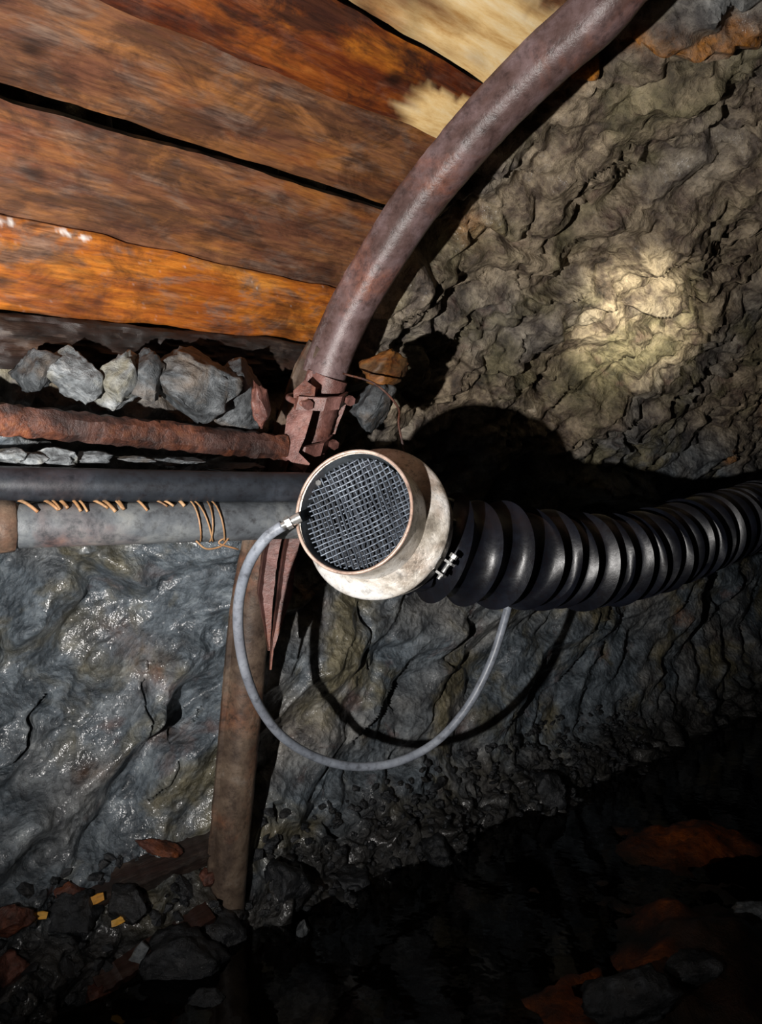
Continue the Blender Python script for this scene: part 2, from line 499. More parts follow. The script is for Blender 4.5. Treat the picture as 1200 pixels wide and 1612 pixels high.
def mark(px0, py0, px1, py1, width):
    """distance weight of the wall grid to a stroke drawn between two sighted points"""
    (a0, b0), (a1, b1) = wall_uv(px0, py0), wall_uv(px1, py1)
    dx, dy = a1 - a0, b1 - b0; q = np.clip(((wx - a0) * dx + (wy - b0) * dy) / (dx * dx + dy * dy + 1e-9), 0, 1)
    d = np.hypot(wx - a0 - q * dx, wy - b0 - q * dy)
    return np.exp(-(d / width) ** 2)


cwx = wx + .05 * fbm(U * 9, T * 9, 111, 4); cwy = wy + .05 * fbm(U * 9, T * 9, 117, 4); cmod = np.clip(.55 + 1.6 * fbm(U * 14, T * 14, 119, 2), .12, 1.4)


def crack(px0, py0, px1, py1, width):
    (a0, b0), (a1, b1) = wall_uv(px0, py0), wall_uv(px1, py1)
    dx, dy = a1 - a0, b1 - b0; q = np.clip(((cwx - a0) * dx + (cwy - b0) * dy) / (dx * dx + dy * dy + 1e-9), 0, 1)
    d = np.hypot(cwx - a0 - q * dx, cwy - b0 - q * dy) / (cmod * (.35 + .65 * np.sin(np.pi * q)))
    return np.exp(-(d / width) ** 2) * np.clip(cmod * 1.3, 0, 1)


for s_ in [(85, 905, 55, 985, .030), (60, 960, 42, 1050, .022), (345, 1130, 265, 1260, .012), (725, 945, 735, 1000, .02),
           (1080, 420, 1110, 520, .02), (1110, 520, 1060, 580, .018), (975, 660, 985, 740, .02), (560, 900, 585, 1060, .010),
           (660, 1080, 640, 1160, .010), (860, 1140, 920, 1220, .015), (240, 1050, 250, 1160, .009), (700, 990, 720, 1080, .012),
           (30, 1230, 130, 1100, .008), (800, 700, 900, 590, .008), (430, 1290, 440, 1300, .02)]:
    disp += .085 * crack(*s_)
for s_ in [(325, 1020, 250, 1130, .055), (235, 1150, 110, 1280, .06), (60, 1300, 20, 1360, .05), (140, 960, 90, 1010, .05), (180, 900, 240, 930, .04)]:
    disp -= .085 * mark(*s_)                        # rounded wet ridges
disp += .10 * mark(650, 545, 665, 555, .05)
disp -= .06 * mark(960, 560, 1040, 480, .07)
disp -= .07 * mark(870, 740, 1010, 775, .05)
VN = BN + sgn * ON * disp; VZ = BZ + sgn * OZ * disp
pts = VN[..., None] * np.array(N) + U[..., None] * np.array(A); pts[..., 2] += VZ + H
nu, nt = U.shape
vv = pts.reshape(-1, 3)
ii = (np.arange(nu - 1)[:, None] * nt + np.arange(nt - 1)[None, :]).reshape(-1)
quads = np.stack([ii, ii + nt, ii + nt + 1, ii + 1], 1)
# one rock surface cut in two where wall becomes roof
split = int(np.searchsorted(ts, 3.0))


def rock_piece(name, j0, j1):
    nn = j1 - j0 + 1
    v = pts[:, j0:j1 + 1].reshape(-1, 3)
    k = (np.arange(nu - 1)[:, None] * nn + np.arange(nn - 1)[None, :]).reshape(-1)
    q = np.stack([k, k + 1, k + nn + 1, k + nn], 1)
    me = bpy.data.meshes.new(name); me.from_pydata(v.tolist(), [], q.tolist()); me.materials.append(M['rock'])
    me.polygons.foreach_set('use_smooth', [True] * len(me.polygons)); me.update()
    ob = bpy.data.objects.new(name, me); COL.objects.link(ob); ob['kind'] = 'structure'
    for nm, arr in ATTR.items():
        at = me.attributes.new(nm, 'FLOAT', 'POINT'); at.data.foreach_set('value', arr[:, j0:j1 + 1].reshape(-1).astype(np.float32))
    return ob


rust = np.zeros(U.shape)
for s_, k in [((905, 165, 1010, 95, .025), 1.0), ((1010, 95, 1200, 55, .03), 1.0), ((890, 190, 910, 150, .02), .8), ((1130, 715, 1120, 690, .02), .9), ((1190, 650, 1195, 630, .03), .9),
              ((730, 380, 760, 400, .04), .35), ((480, 940, 500, 960, .03), .5), ((1040, 960, 1060, 975, .03), .5), ((310, 1180, 150, 1220, .02), .12), ((230, 1040, 250, 1060, .05), .3)]:
    rust = np.maximum(rust, k * mark(*s_))
rust = np.clip(rust * (.6 + 1.2 * (fbm(U * 25, T * 25, 95, 3) + .3)), 0, 1)
cool = np.clip((1 - sstep(1.4, 1.9, T)) * (1.05 - .10 * sstep(.9, 1.8, U)) + .8 * fbm(U * 3, T * 3, 97, 4) + .5 * mark(950, 30, 1150, 0, .12), 0, 1)
wet = np.clip((1 - sstep(1.1, 1.8, T)) * (1 - .6 * sstep(.9, 1.5, U)) + .5 * fbm(U * 4, T * 4, 98, 3), 0, 1)
soaked = np.clip(1 - sstep(.30, .52, T + .12 * fbm(U * 6, T * 6, 99, 3)), 0, 1)
ATTR = {'rust': rust, 'cool': cool, 'wet': wet, 'soaked': soaked}
wall_left = rock_piece('wall_left', 0, split)
roof = rock_piece('ceiling', split, nt - 1)

# floor: black mud, part of it under water, with ochre banks
fu = np.arange(-.5, 7.0, .025); fn = np.arange(-1.6, 1.75, .018)
FU, FN = np.meshgrid(fu, fn, indexing='ij')


def floor_at(px, py):
    d = (H - .01) * F / (py - 806); p = P(px, py, d); return p.dot(A), p.dot(N)


bank = np.zeros(FU.shape); ochre = np.zeros(FU.shape)
for px, py, r, hgt, oc in [(1080, 1320, .16, .05, .9), (1130, 1310, .12, .05, .9), (1045, 1445, .07, .04, .8), (960, 1530, .09, .035, 1.0), (900, 1560, .09, .03, 1.0), (860, 1605, .10, .03, 1.0),
                           (1030, 1525, .05, .03, .9), (1090, 1500, .12, .05, .1), (1180, 1480, .2, .08, 0), (1010, 1590, .06, .05, 0), (1150, 1590, .16, .07, .1), (1000, 1330, .05, .02, .4),
                           (560, 1600, .16, .0, .18), (700, 1560, .14, .0, .15), (850, 1400, .2, .0, .12)]:
    a0, n0 = floor_at(px, py); g = np.exp(-((FU - a0) ** 2 + (FN - n0) ** 2) / r ** 2)
    bank += hgt * g; ochre = np.maximum(ochre, oc * g)
fz = -.035 + bank + .035 * fbm(FU * 5, FN * 5, 11, 5) + .02 * facets(FU * 14, FN * 14, 15, .9, .9) * (bank > .015) + .012 * fbm(FU * 30, FN * 30, 12, 3)
fv = FN[..., None] * np.array(N) + FU[..., None] * np.array(A); fv[..., 2] += fz
m_ = len(fn); k = (np.arange(len(fu) - 1)[:, None] * m_ + np.arange(m_ - 1)[None, :]).reshape(-1)
me = bpy.data.meshes.new('floor'); me.from_pydata(fv.reshape(-1, 3).tolist(), [], np.stack([k, k + m_, k + m_ + 1, k + 1], 1).tolist()); me.materials.append(M['mud'])
me.polygons.foreach_set('use_smooth', [True] * len(me.polygons)); me.update()
at = me.attributes.new('ochre', 'FLOAT', 'POINT'); at.data.foreach_set('value', np.clip(ochre, 0, 1).reshape(-1).astype(np.float32))
floor = bpy.data.objects.new('floor', me); COL.objects.link(floor); floor['kind'] = 'structure'
wv = [A * a + N * n + Z * (-.012) for a, n in ((.3, -.5), (6.5, -.5), (6.5, 1.70), (.3, 1.70))]
water = mesh_object('puddle', wv, [(0, 1, 2, 3)], M['water'], smooth=False)
tag(water, 'dark brown water standing over the mud of the gallery floor', 'water', kind='stuff')

BVH = BVHTree.FromPolygons(vv.tolist(), quads.tolist(), epsilon=0.0)
FBVH = BVHTree.FromObject(floor, bpy.context.evaluated_depsgraph_get())


def sight(px, py):
    """the first rock or mud a pixel's sight line meets"""
    o = Vector((0, 0, H)); d = (P(px, py, 1) - o).normalized(); best = None
    for b in (BVH, FBVH):
        loc, nor, i, dist = b.ray_cast(o, d)
        if loc is not None and (best is None or dist < best[2]): best = (loc, nor if nor.dot(d) < 0 else -nor, dist)
    return best


# ------------------------------------------------------------------ steel arch
def arch_depth(px, py):
    x = (px - 600) / F; d = 1.05 / (.743 * x + .669); z = -(py - 806) / F * d
    return d * (1 + .12 * max(0, z))


arch = thing('steel_arch', 'brown rusty steel arch rib curving from the floor up across the roof boards', 'support arch', P(362, 1420, 2.02))
U_PROF = [(-.050, .0), (-.056, .005), (-.056, .014), (-.046, .018), (-.045, .032), (-.041, .048), (-.032, .061), (-.018, .069), (0, .072), (.018, .069), (.032, .061), (.041, .048), (.045, .032), (.046, .018), (.056, .014), (.056, .005), (.050, .0),
          (.037, .004), (.034, .030), (.024, .048), (0, .058), (-.024, .048), (-.034, .030), (-.037, .004)]


def arch_path(pix, n=10): return catmull([P(x, y, arch_depth(x, y)) for x, y in pix], n)


U_UP = [(b * 1.0, h - .04) for b, h in U_PROF]
U_LO = [(b * 1.04, h - .055) for b, h in U_PROF]
roof_path = catmull([A * 1.15 - N * .55 + Z * (H + .93), A * 1.16 - N * .15 + Z * (H + .985), A * 1.16 + N * .22 + Z * (H + .985)] + [P(x, y, arch_depth(x, y)) for x, y in [(1080, -100), (1000, -30), (945, 35), (862, 108), (778, 192), (712, 268), (655, 340), (600, 425), (562, 490), (534, 550), (518, 596)]], 10)
v, f = sweep(roof_path, [(b, -h) for b, h in U_UP], A, jitter=.0006)
seg = mesh_object('roof_segment', v, f, M['arch'], arch, sharp=50)
leg_path = arch_path([(536, 560), (514, 600), (496, 650), (474, 720), (436, 850), (412, 970), (400, 1090), (390, 1200), (378, 1330), (372, 1405), (368, 1470)])
v, f = sweep([p + N * .012 for p in leg_path], [(b, -h) for b, h in U_LO], A, jitter=.0008)
leg = mesh_object('leg', v, f, M['leg'], arch, sharp=50)

# rusted head of the leg where the roof segment is clamped into it
head_path = [p - N * .018 for p in arch_path([(517, 597), (505, 632), (494, 668), (483, 705), (473, 745)])]
v, f = sweep(head_path, [(b * .92, -(h - .04)) for b, h in U_PROF], A, jitter=.0016); hd = mesh_object('leg_head', v, f, M['red_rust'], arch, sharp=45); hd['label'] = 'red rusted end of the leg at the joint'
# open channel of the overlap, its lips towards the gallery, cut to points at the bottom
off = -N * .050
sp = [p + off for p in arch_path([(500, 620), (474, 690), (444, 770), (424, 850), (413, 930), (408, 1020)])]
for side, (b0, b1) in enumerate(((-.050, -.007), (.007, .050))):
    pr = [(b0, -.012), (b0 * .75 + b1 * .25, .014), (b0 * .5 + b1 * .5, .020), (b0 * .25 + b1 * .75, .014), (b1, -.012), (b0 * .5 + b1 * .5, .004)]
    path = sp + ([sp[-1] + (sp[-1] - sp[-2]).normalized() * .05] if side == 0 else [])
    v, f = sweep(path, [(-b, h) for b, h in pr], A, scale=lambda q: 1.0 if q < .8 else max(.12, 1 - (q - .8) / .2 * .9), jitter=.001)
    fl = mesh_object('splice_flange', v, f, M['red_rust'], arch, sharp=40); fl['label'] = 'red rusted flange of the overlap'


def clamp(px, py, wd=.15, tilt=0.0):
    d = arch_depth(px, py) - .070; c = P(px, py, d)
    t = (P(px + 8, py - 30, arch_depth(px + 8, py - 30)) - P(px - 8, py + 30, arch_depth(px - 8, py + 30))).normalized()
    right = (A - t * A.dot(t)).normalized(); right = (right + t * tilt).normalized(); nrm = right.cross(t).normalized()
    if nrm.y > 0: nrm = -nrm
    pl = [(-.08, -.01), (-.05, .012), (-.025, .03), (.025, .03), (.05, .012), (.08, -.01), (.08, -.018), (.05, .002), (.02, .02), (-.02, .02), (-.05, .002), (-.08, -.018)]
    V = []; hh = .015
    for s in (-1, 1):
        for x, y in pl: V.append(c + right * (x * wd / .15) + nrm * y + t * (hh * s))
    m = len(pl); Fc = [(i, (i + 1) % m, (i + 1) % m + m, i + m) for i in range(m)] + [tuple(range(m))[::-1], tuple(range(m, 2 * m))]
    cl = mesh_object('clamp', V, Fc, M['red_rust'], arch, sharp=30)
    for s in (-1, 1):
        v, f = bolt(c + right * (s * .068 * wd / .15) + nrm * .022, nrm, .012, .013, .045)
        sub_object('clamp_bolt', v, f, M['red_rust'], cl, sharp=30)
    bt, bf = tube(catmull([c + right * (s_ * .068 * wd / .15) + nrm * q for s_, q in ((-1, .0), (-1, -.05), (-.6, -.09), (.6, -.09), (1, -.05), (1, 0))], 6), .007, 10)
    sub_object('clamp_bow', bt, bf, M['red_rust'], cl)
    return cl


clamp(512, 632, .13, .30)
clamp(482, 706, .15, .38)
# flat fish plate of the joint, left of the leg, with its torn lower corner
c0 = [P(x, y, d + .015) for x, y, d in ((480, 598, 1.66), (497, 610, 1.66), (492, 650, 1.655), (480, 690, 1.65), (470, 712, 1.645), (488, 730, 1.63), (480, 744, 1.63), (452, 722, 1.655), (432, 712, 1.665), (434, 698, 1.67), (447, 690, 1.665), (452, 655, 1.665), (463, 640, 1.665), (462, 615, 1.665))]
ctr = sum(c0, Vector()) / len(c0); dirv = (ctr - Vector((0, 0, H))).normalized()
v = c0 + [p + dirv * .008 for p in c0]; m = len(c0)
mesh_object('joint_plate', v, [tuple(range(m)), tuple(range(2 * m - 1, m - 1, -1))] + [(i, i + m, (i + 1) % m + m, (i + 1) % m) for i in range(m)], M['red_rust'], arch, sharp=30)
# ------------------------------------------------------------------ roof boards
NR = lambda px, py: Vector(((px - 600) / F, 1, -(py - 806) / F))


def board(name, label, cat, top, bot, thick, back, mat, group, extra=.30, gx=90, gy=14, rough=.003, seed=0, pale=None, ext_r=.05, bulge=0.0):
    """top / bot: ((left px, py), (right px, py)) of the long edges as sighted; the board lies on the arch and runs along the gallery"""
    ends = []
    for (l, r) in (top, bot):
        dr = arch_depth(*r) + back; pr = P(r[0], r[1], dr); n_ = pr.dot(N)
        dl = n_ / NR(*l).dot(N); pl = P(l[0], l[1], dl); d = (pr - pl).normalized()
        ends.append((pl - d * extra, pr + d * ext_r))
    (tl, tr), (bl, br) = ends
    xax = ((tr - tl) + (br - bl)).normalized(); mid = (tl + tr + bl + br) / 4
    nrm = xax.cross((tl + tr - bl - br)).normalized()
    if nrm.dot(mid - Vector((0, 0, H))) < 0: nrm = -nrm         # into the rock
    ring = gy * 2 + 4; V = []; S, Tt = [], []
    rs = np.random.RandomState(seed)
    edge = [[0, 0], [0, 0]]
    for i in range(gx + 1):
        s = i / gx; a = tl.lerp(tr, s); b = bl.lerp(br, s)
        for k in (0, 1):
            n1 = float(fbm(np.array([s * 7.0]), np.array([seed * 3.1 + k * 9.0]), 5 + seed, 4)[0]); edge[k] = n1 * .012
        wdir = (b - a).normalized(); a = a + wdir * edge[0]; b = b + wdir * edge[1]
        row = []
        for j in range(gy + 1):
            q = j / gy; e = min(q, 1 - q); rnd_ = .006 * max(0, 1 - e / .06) ** 2
            w_ = float(fbm(np.array([s * 16.0]), np.array([q * 9 + seed * 5.0]), 15 + seed, 4)[0]) * rough - bulge * math.sin(math.pi * q)
            row.append(a.lerp(b, q) + nrm * (w_ + rnd_))
        back_row = [a.lerp(b, 1 - j / gy) + nrm * thick for j in range(gy + 1)]
        V += row + back_row
    m = 2 * (gy + 1); Fc = []
    for i in range(gx):
        for j in range(m):
            Fc.append((i * m + j, i * m + (j + 1) % m, (i + 1) * m + (j + 1) % m, (i + 1) * m + j))
    Fc.append(tuple(range(m))); Fc.append(tuple(gx * m + j for j in range(m))[::-1])
    yax = nrm.cross(xax).normalized(); rot = Matrix((xax, yax, xax.cross(yax))).transposed()
    ob = mesh_object(name, V, Fc, mat, origin=mid, rot=rot, sharp=40)
    tag(ob, label, cat, group)
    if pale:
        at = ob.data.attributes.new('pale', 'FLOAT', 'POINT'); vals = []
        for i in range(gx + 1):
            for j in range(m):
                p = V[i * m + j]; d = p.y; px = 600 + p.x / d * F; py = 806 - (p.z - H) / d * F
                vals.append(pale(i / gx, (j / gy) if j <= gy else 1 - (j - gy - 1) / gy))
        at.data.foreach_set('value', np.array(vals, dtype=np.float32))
    return ob


LB = 'roof boards behind the arch'


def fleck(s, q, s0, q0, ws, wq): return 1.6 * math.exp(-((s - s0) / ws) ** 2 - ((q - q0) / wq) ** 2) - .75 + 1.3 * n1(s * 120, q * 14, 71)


def n1(x, y, s): return float(fbm(np.array([x]), np.array([y]), s, 4)[0])


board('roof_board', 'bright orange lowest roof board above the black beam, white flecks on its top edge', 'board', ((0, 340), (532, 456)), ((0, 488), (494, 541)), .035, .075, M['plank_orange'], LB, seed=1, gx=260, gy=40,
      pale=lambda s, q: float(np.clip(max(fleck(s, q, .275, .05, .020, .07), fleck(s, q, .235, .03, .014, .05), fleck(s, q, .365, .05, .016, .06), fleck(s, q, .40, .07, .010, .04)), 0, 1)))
board('roof_board', 'wet brown roof board between the wide black gap and the bright orange board', 'board', ((0, 153), (602, 334)), ((0, 362), (528, 476)), .03, .115, M['plank_brown'], LB, seed=2)
board('roof_board', 'red brown knotted roof board just above the wide black gap', 'board', ((0, -60), (682, 212)), ((0, 134), (604, 322)), .035, .095, M['plank_brown'], LB, seed=3)
board('roof_board', 'dark stained roof board with a pale splintered end at the arch', 'board', ((0, -318), (756, 130)), ((0, -58), (683, 216)), .035, .095, M['plank_dark'], LB, seed=4,
      pale=lambda s, q: float(np.clip((s + .10 * n1(q * 4, 1.0, 44) + .035 * math.sin(q * 9) - .865) * 22, 0, 1)) * float(np.clip((q - .28 + .2 * n1(s * 30, q * 3, 45)) * 14, 0, 1)))
board('roof_board', 'pale freshly split roof board at the top beside the arch', 'board', ((0, -620), (888, -8)), ((0, -330), (757, 130)), .035, .10, M['plank_pale'], LB, seed=5,
      pale=lambda s, q: float(np.clip((s + .25 * n1(q * 3, s * 5, 46) - .70) * 7, 0, 1)) * float(np.clip((q + .35 * n1(s * 22, q * 2, 47) - .1) * 6, 0, 1)))
board('roof_board', 'brown roof board highest in the picture, a corner of it beside the arch', 'board', ((0, -1000), (985, -110)), ((0, -635), (890, -10)), .035, .10, M['plank_brown'], LB, seed=6)
board('timber_beam', 'black rotten timber beam under the lowest orange board', 'beam', ((0, 488), (500, 542)), ((0, 578), (482, 606)), .07, .085, M['beam'], None, rough=.02, seed=8, bulge=.018, gx=140, gy=18, ext_r=.0)

# ------------------------------------------------------------------ strut and pipes along the wall


def along(l, r, dr, extra=.3, sag=0.0, n=24, ext_r=0.0, dl=None):
    pr = P(r[0], r[1], dr); n_ = pr.dot(N); pl = P(l[0], l[1], dl or n_ / NR(*l).dot(N)); d = (pr - pl).normalized()
    a, b = pl - d * extra, pr + d * ext_r
    return [a.lerp(b, i / n) - Z * (sag * math.sin(math.pi * i / n)) for i in range(n + 1)]


def lying(name, v, f, mat, path, **kw):
    x = (path[-1] - path[0]).normalized(); y = Z.cross(x).normalized(); rot = Matrix((x, y, x.cross(y))).transposed()
    return mesh_object(name, v, f, mat, origin=path[len(path) // 2], rot=rot, **kw)


path = along((0, 660), (448, 705), 1.68, n=70)
pr = [(-.034, .004), (-.034, -.004), (-.02, -.016), (.012, -.020), (.030, -.014), (.036, .0), (.030, .004), (.01, -.006), (-.02, .0)]
v, f = sweep(path, [(a * .80, b) for a, b in pr], Z, jitter=.0030)
strut = lying('spacer_bar', v, f, M['strut'], path, sharp=35)
tag(strut, 'flaking red rusted steel bar between the loose rocks and the black pipe', 'bar')

path = along((0, 759), (470, 766), 1.54, n=60, sag=.003, ext_r=.12, dl=1.27)
v, f = tube(path, .0305, 28); bp = lying('plastic_pipe', v, f, M['black_pipe'], path)
tag(bp, 'smooth black pipe running along the wall just above the grey pipe', 'pipe')

GP = along((7, 828), (462, 818), 1.55, n=60, extra=0.0, ext_r=.10, dl=1.28)
gp = thing('steel_pipe', 'grey dirty steel pipe below the black pipe, bound with rusty wire', 'pipe', GP[30])
v, f = tube(GP, .0395, 36, jitter=.0003); mesh_object('pipe_body', v, f, M['grey_pipe'], gp)
d = (GP[1] - GP[0]).normalized()
v, f = lathe(GP[0] - d * .25, d, [(0, .04), (0, .049), (.20, .049), (.245, .047), (.265, .0455), (.268, .039)], 36, wob=lambda a, s: .03 * math.sin(3 * a + s * 30) * math.sin(7 * a))
cp = mesh_object('pipe_coupling', v, f, M['leg'], gp); cp['label'] = 'crusted brown coupling at the pipe end'
rnd = random.Random(5)


def wire_arc(px, a0, a1, lean, r=.0021, lift=.003):
    q = (px - 0) / 462; c = GP[0].lerp(GP[-1], q * .78); side = d.cross(Z).normalized()      # side: towards the gallery
    if side.dot(-N) < 0: side = -side
    ptsw = []
    for i in range(13):
        s = i / 12; a = a0 + (a1 - a0) * s
        ptsw.append(c + d * (lean * (s - .5)) + (Z * math.cos(a) + side * math.sin(a)) * (.0395 + lift + .004 * math.sin(s * math.pi)))
    return tube(ptsw, r, 8)


def wire(name, vf): return mesh_object(name, vf[0], vf[1], M['wire'], gp)


for px in (20, 48, 62, 76, 96, 110, 124, 142, 160, 172, 200, 226, 238, 268):
    wire('wire_loop', wire_arc(px + rnd.uniform(-4, 4), rnd.uniform(-.6, -.2), rnd.uniform(.75, 1.05), rnd.uniform(.02, .055), rnd.uniform(.002, .0034)))
for px, ln in ((300, .03), (312, .055), (326, .01), (340, .04)):
    wire('wire_loop', wire_arc(px, -.6, 2.9, ln, .0016, .0015))
t0 = GP[0].lerp(GP[-1], 300 / 462 * .78) - Z * .04 - N * .02
wire('wire_tail', tube(catmull([t0 + Z * .004, t0 + d * .02 - Z * .012, t0 + d * .05 - Z * .008, t0 + d * .065 + Z * .01, t0 + d * .045 - Z * .002, t0 + d * .085 - Z * .016], 6), .0018, 8))

# ------------------------------------------------------------------ duct inlet with screen
F0 = P(556, 805, 1.40); F1 = P(591, 823, 1.505); AX = (F1 - F0).normalized(); R0 = .1165
duct = thing('duct_inlet', 'round dirty metal duct inlet with a wire screen, hung in front of the arch leg', 'duct inlet', F0 + AX * .1)
bx = (Vector((1, 0, 0)) - AX * AX.x).normalized(); by = AX.cross(bx).normalized()
if by.z < 0: by = -by


def ring_pt(s, r, ang): return F0 + AX * s + (bx * math.cos(ang) + by * math.sin(ang)) * r


dent = lambda a, s: .006 * math.sin(2 * a + .6) + .004 * math.sin(5 * a + 9 * s)
v, f = lathe(F0, AX, [(.002, R0 - .004), (.0, R0 - .001), (.002, R0 + .0015), (.012, R0 + .0008), (.04, R0 + .001), (.088, R0 + .002)], 96, wob=dent); mesh_object('collar', v, f, M['zinc'], duct, sharp=50)
v, f = lathe(F0, AX, [(.002, R0 - .004), (.02, R0 - .006), (.065, R0 - .007), (.115, R0 - .007)], 96, wob=dent); mesh_object('inner_sleeve', v, f, M['inner'], duct)
v, f = tube([ring_pt(-.001, R0 * (1 + dent(0, 0)), 2 * math.pi * k / 96) for k in range(97)], .0034, 10, caps=False); mesh_object('rim', v, f, M['rim'], duct)
v, f = lathe(F0, AX, [(.082, R0 + .001), (.088, R0 + .008), (.096, .133), (.106, .146), (.112, .1525), (.117, .1555), (.123, .1555), (.128, .152), (.133, .145), (.142, .137), (.16, .133), (.18, .132)], 96, wob=lambda a, s: dent(a, s) * .8)
dr = mesh_object('drum', v, f, M['zinc'], duct, sharp=40)
v, f = lathe(F0, AX, [(.158, .131), (.156, .140), (.160, .144), (.172, .145), (.184, .144), (.188, .140), (.186, .126)], 80, wob=dent)
cb = mesh_object('clamp_band', v, f, M['zinc'], duct, sharp=40)
# screen of crossed wires, set a little way into the collar
RS = R0 - .009; SP = .0104; segs = []
rot = .36; ex = bx * math.cos(rot) + by * math.sin(rot); ey = -bx * math.sin(rot) + by * math.cos(rot); rnd = random.Random(3)
for fam in (0, 1):
    k = -RS
    while k < RS:
        hw = math.sqrt(max(0, RS ** 2 - k * k))
        if hw > .01:
            n_ = max(3, int(hw * 2 / .005)); line = []; ph = rnd.uniform(0, 6); dv = rnd.uniform(-.0012, .0012)
            for i in range(n_ + 1):
                s = -hw + 2 * hw * i / n_; w_ = math.cos(math.pi * (s / SP)) * .0007 * (1 if fam else -1)
                q = (ex * s + ey * (k + dv + .0012 * math.sin(s * 45 + ph))) if fam == 0 else (ex * (k + dv + .0012 * math.sin(s * 45 + ph)) + ey * s)
                rr2 = (s * s + k * k) / RS ** 2
                line.append(F0 + AX * (.022 + w_ + .012 * (1 - rr2) + .003 * math.sin(k * 60 + 1)) + q)
            segs.append(tube(line, .0018, 6, caps=False))
        k += SP * rnd.uniform(.93, 1.07)
v, f = lathe(F0, AX, [(.046 + .004 * math.sin(k * 2.1), RS * k / 14 * 1.0 + 1e-4) for k in range(15)], 64)
bs = mesh_object('filter_pad', v, f, M['pad'], duct); bs['label'] = 'dusty dark grey filter pad behind the screen'
v, f = join(*segs); sc = mesh_object('wire_screen', v, f, M['mesh_wire'], duct); sc['label'] = 'square woven grey wire screen'
# dusty baffle deep behind the screen
v, f = lathe(F0, AX, [(.100, 0.0), (.103, .05), (.107, R0 - .008)], 48); bf_ = mesh_object('baffle', v, f, M['rubber'], duct); bf_['label'] = 'dark blind plate behind the screen'
# hose nipple at the left rim and two bolts
na = P(464, 818, 1.412); nb = P(436, 832, 1.41); nd = (nb - na).normalized()
v, f = lathe(na, nd, [(-.012, 0), (-.012, .010), (.006, .010), (.006, .0075), (.012, .0075), (.012, .0105), (.020, .0105), (.020, .007), (.034, .007), (.034, 0)], 16)
nip = mesh_object('hose_nipple', v, f, M['chrome'], duct, sharp=40)
v, f = lathe(na, nd, [(.008, 0), (.008, .013), (.018, .013), (.018, 0)], 6); sub_object('nut', v, f, M['chrome'], nip, sharp=30)
pb = ring_pt(.172, .152, -.62)
for k_ in (-1, 1):
    c = pb + AX * (.004 * k_) + (bx * .6 + by * .8) * (.014 * k_)
    v, f = box(c, AX, bx * .6 + by * .8, (bx * .8 - by * .6), .024, .005, .030); sub_object('band_lug', v, f, M['chrome'], cb, smooth=False)
v, f = bolt(pb + (bx * .6 + by * .8) * .034 + (bx * .8 - by * .6) * .006, bx * .6 + by * .8, .0085, .009, .05); sub_object('band_bolt', v, f, M['chrome'], cb, sharp=30)
v, f = bolt(ring_pt(.015, R0 - .012, 2.45), -AX + bx * .4, .006, .006, .01); mesh_object('rivet', v, f, M['chrome'], duct, sharp=30)
# wire hanger from the arch joint to the top of the drum
hp = catmull([ring_pt(.135, .147, 1.15), P(628, 670, 1.54), P(626, 640, 1.56), P(590, 604, 1.60), P(540, 588, 1.63)], 8)
v, f = tube(hp, .0024, 8); mesh_object('hanger_wire', v, f, M['strut'], duct)

# ------------------------------------------------------------------ corrugated ventilation hose
HP = catmull([F0 + AX * .165, F0 + AX * .20, P(712, 866, 1.64), P(790, 874, 1.71), P(870, 882, 1.82), P(950, 882, 1.95), P(1030, 866, 2.12), P(1100, 842, 2.30), P(1165, 820, 2.52), P(1230, 802, 2.80), P(1330, 787, 3.3), P(1480, 782, 4.2)], 30)
acc = [0.0]
for i in range(1, len(HP)): acc.append(acc[-1] + (HP[i] - HP[i - 1]).length)
acc = np.array(acc); HPa = np.array([tuple(p) for p in HP]); total = acc[-1]


def hpt(s): return Vector([float(np.interp(s, acc, HPa[:, k])) for k in range(3)])


hose = thing('ventilation_hose', 'black ribbed spiral air hose leading from the metal inlet into the dark', 'hose', hpt(.5))


def hose_rings(s0, s1, rad, per, depth, n=72, step=10, seed=4):
    rnd = random.Random(seed); rings = []; s = s0
    while s < s1:
        pitch = per * rnd.uniform(.85, 1.18); amp = rnd.uniform(.97, 1.04)
        tilt = Vector((rnd.uniform(-.10, .10), rnd.uniform(-.06, .06), rnd.uniform(-.10, .10)))
        for k in range(step * 2):
            q = k / (step * 2); rr = rad * amp * (1 - depth * abs(math.sin(math.pi * q)) ** .62) + .0045 * math.exp(-(min(q, 1 - q) / .07) ** 2)
            rings.append((s + pitch * q, rr, tilt, q))
        s += pitch
    V, Fc = [], []; m = n
    for (s, rr, tilt, q) in rings:
        c = hpt(s); t = (hpt(s + .01) - hpt(s - .01)).normalized(); t = (t + tilt).normalized()
        b = (Z - t * Z.dot(t)).normalized(); h = t.cross(b)
        for k in range(n):
            a = 2 * math.pi * k / n; sag = 1 + .012 * math.sin(3 * a + s * 40) + .010 * math.sin(8 * a + s * 90) * math.sin(math.pi * q)
            V.append(c + (b * math.cos(a) + h * math.sin(a)) * rr * sag)
    for i in range(len(rings) - 1):
        for k in range(n):
            a, c = i * m + k, i * m + (k + 1) % m; Fc.append((a, c, c + m, a + m))
    return V, Fc


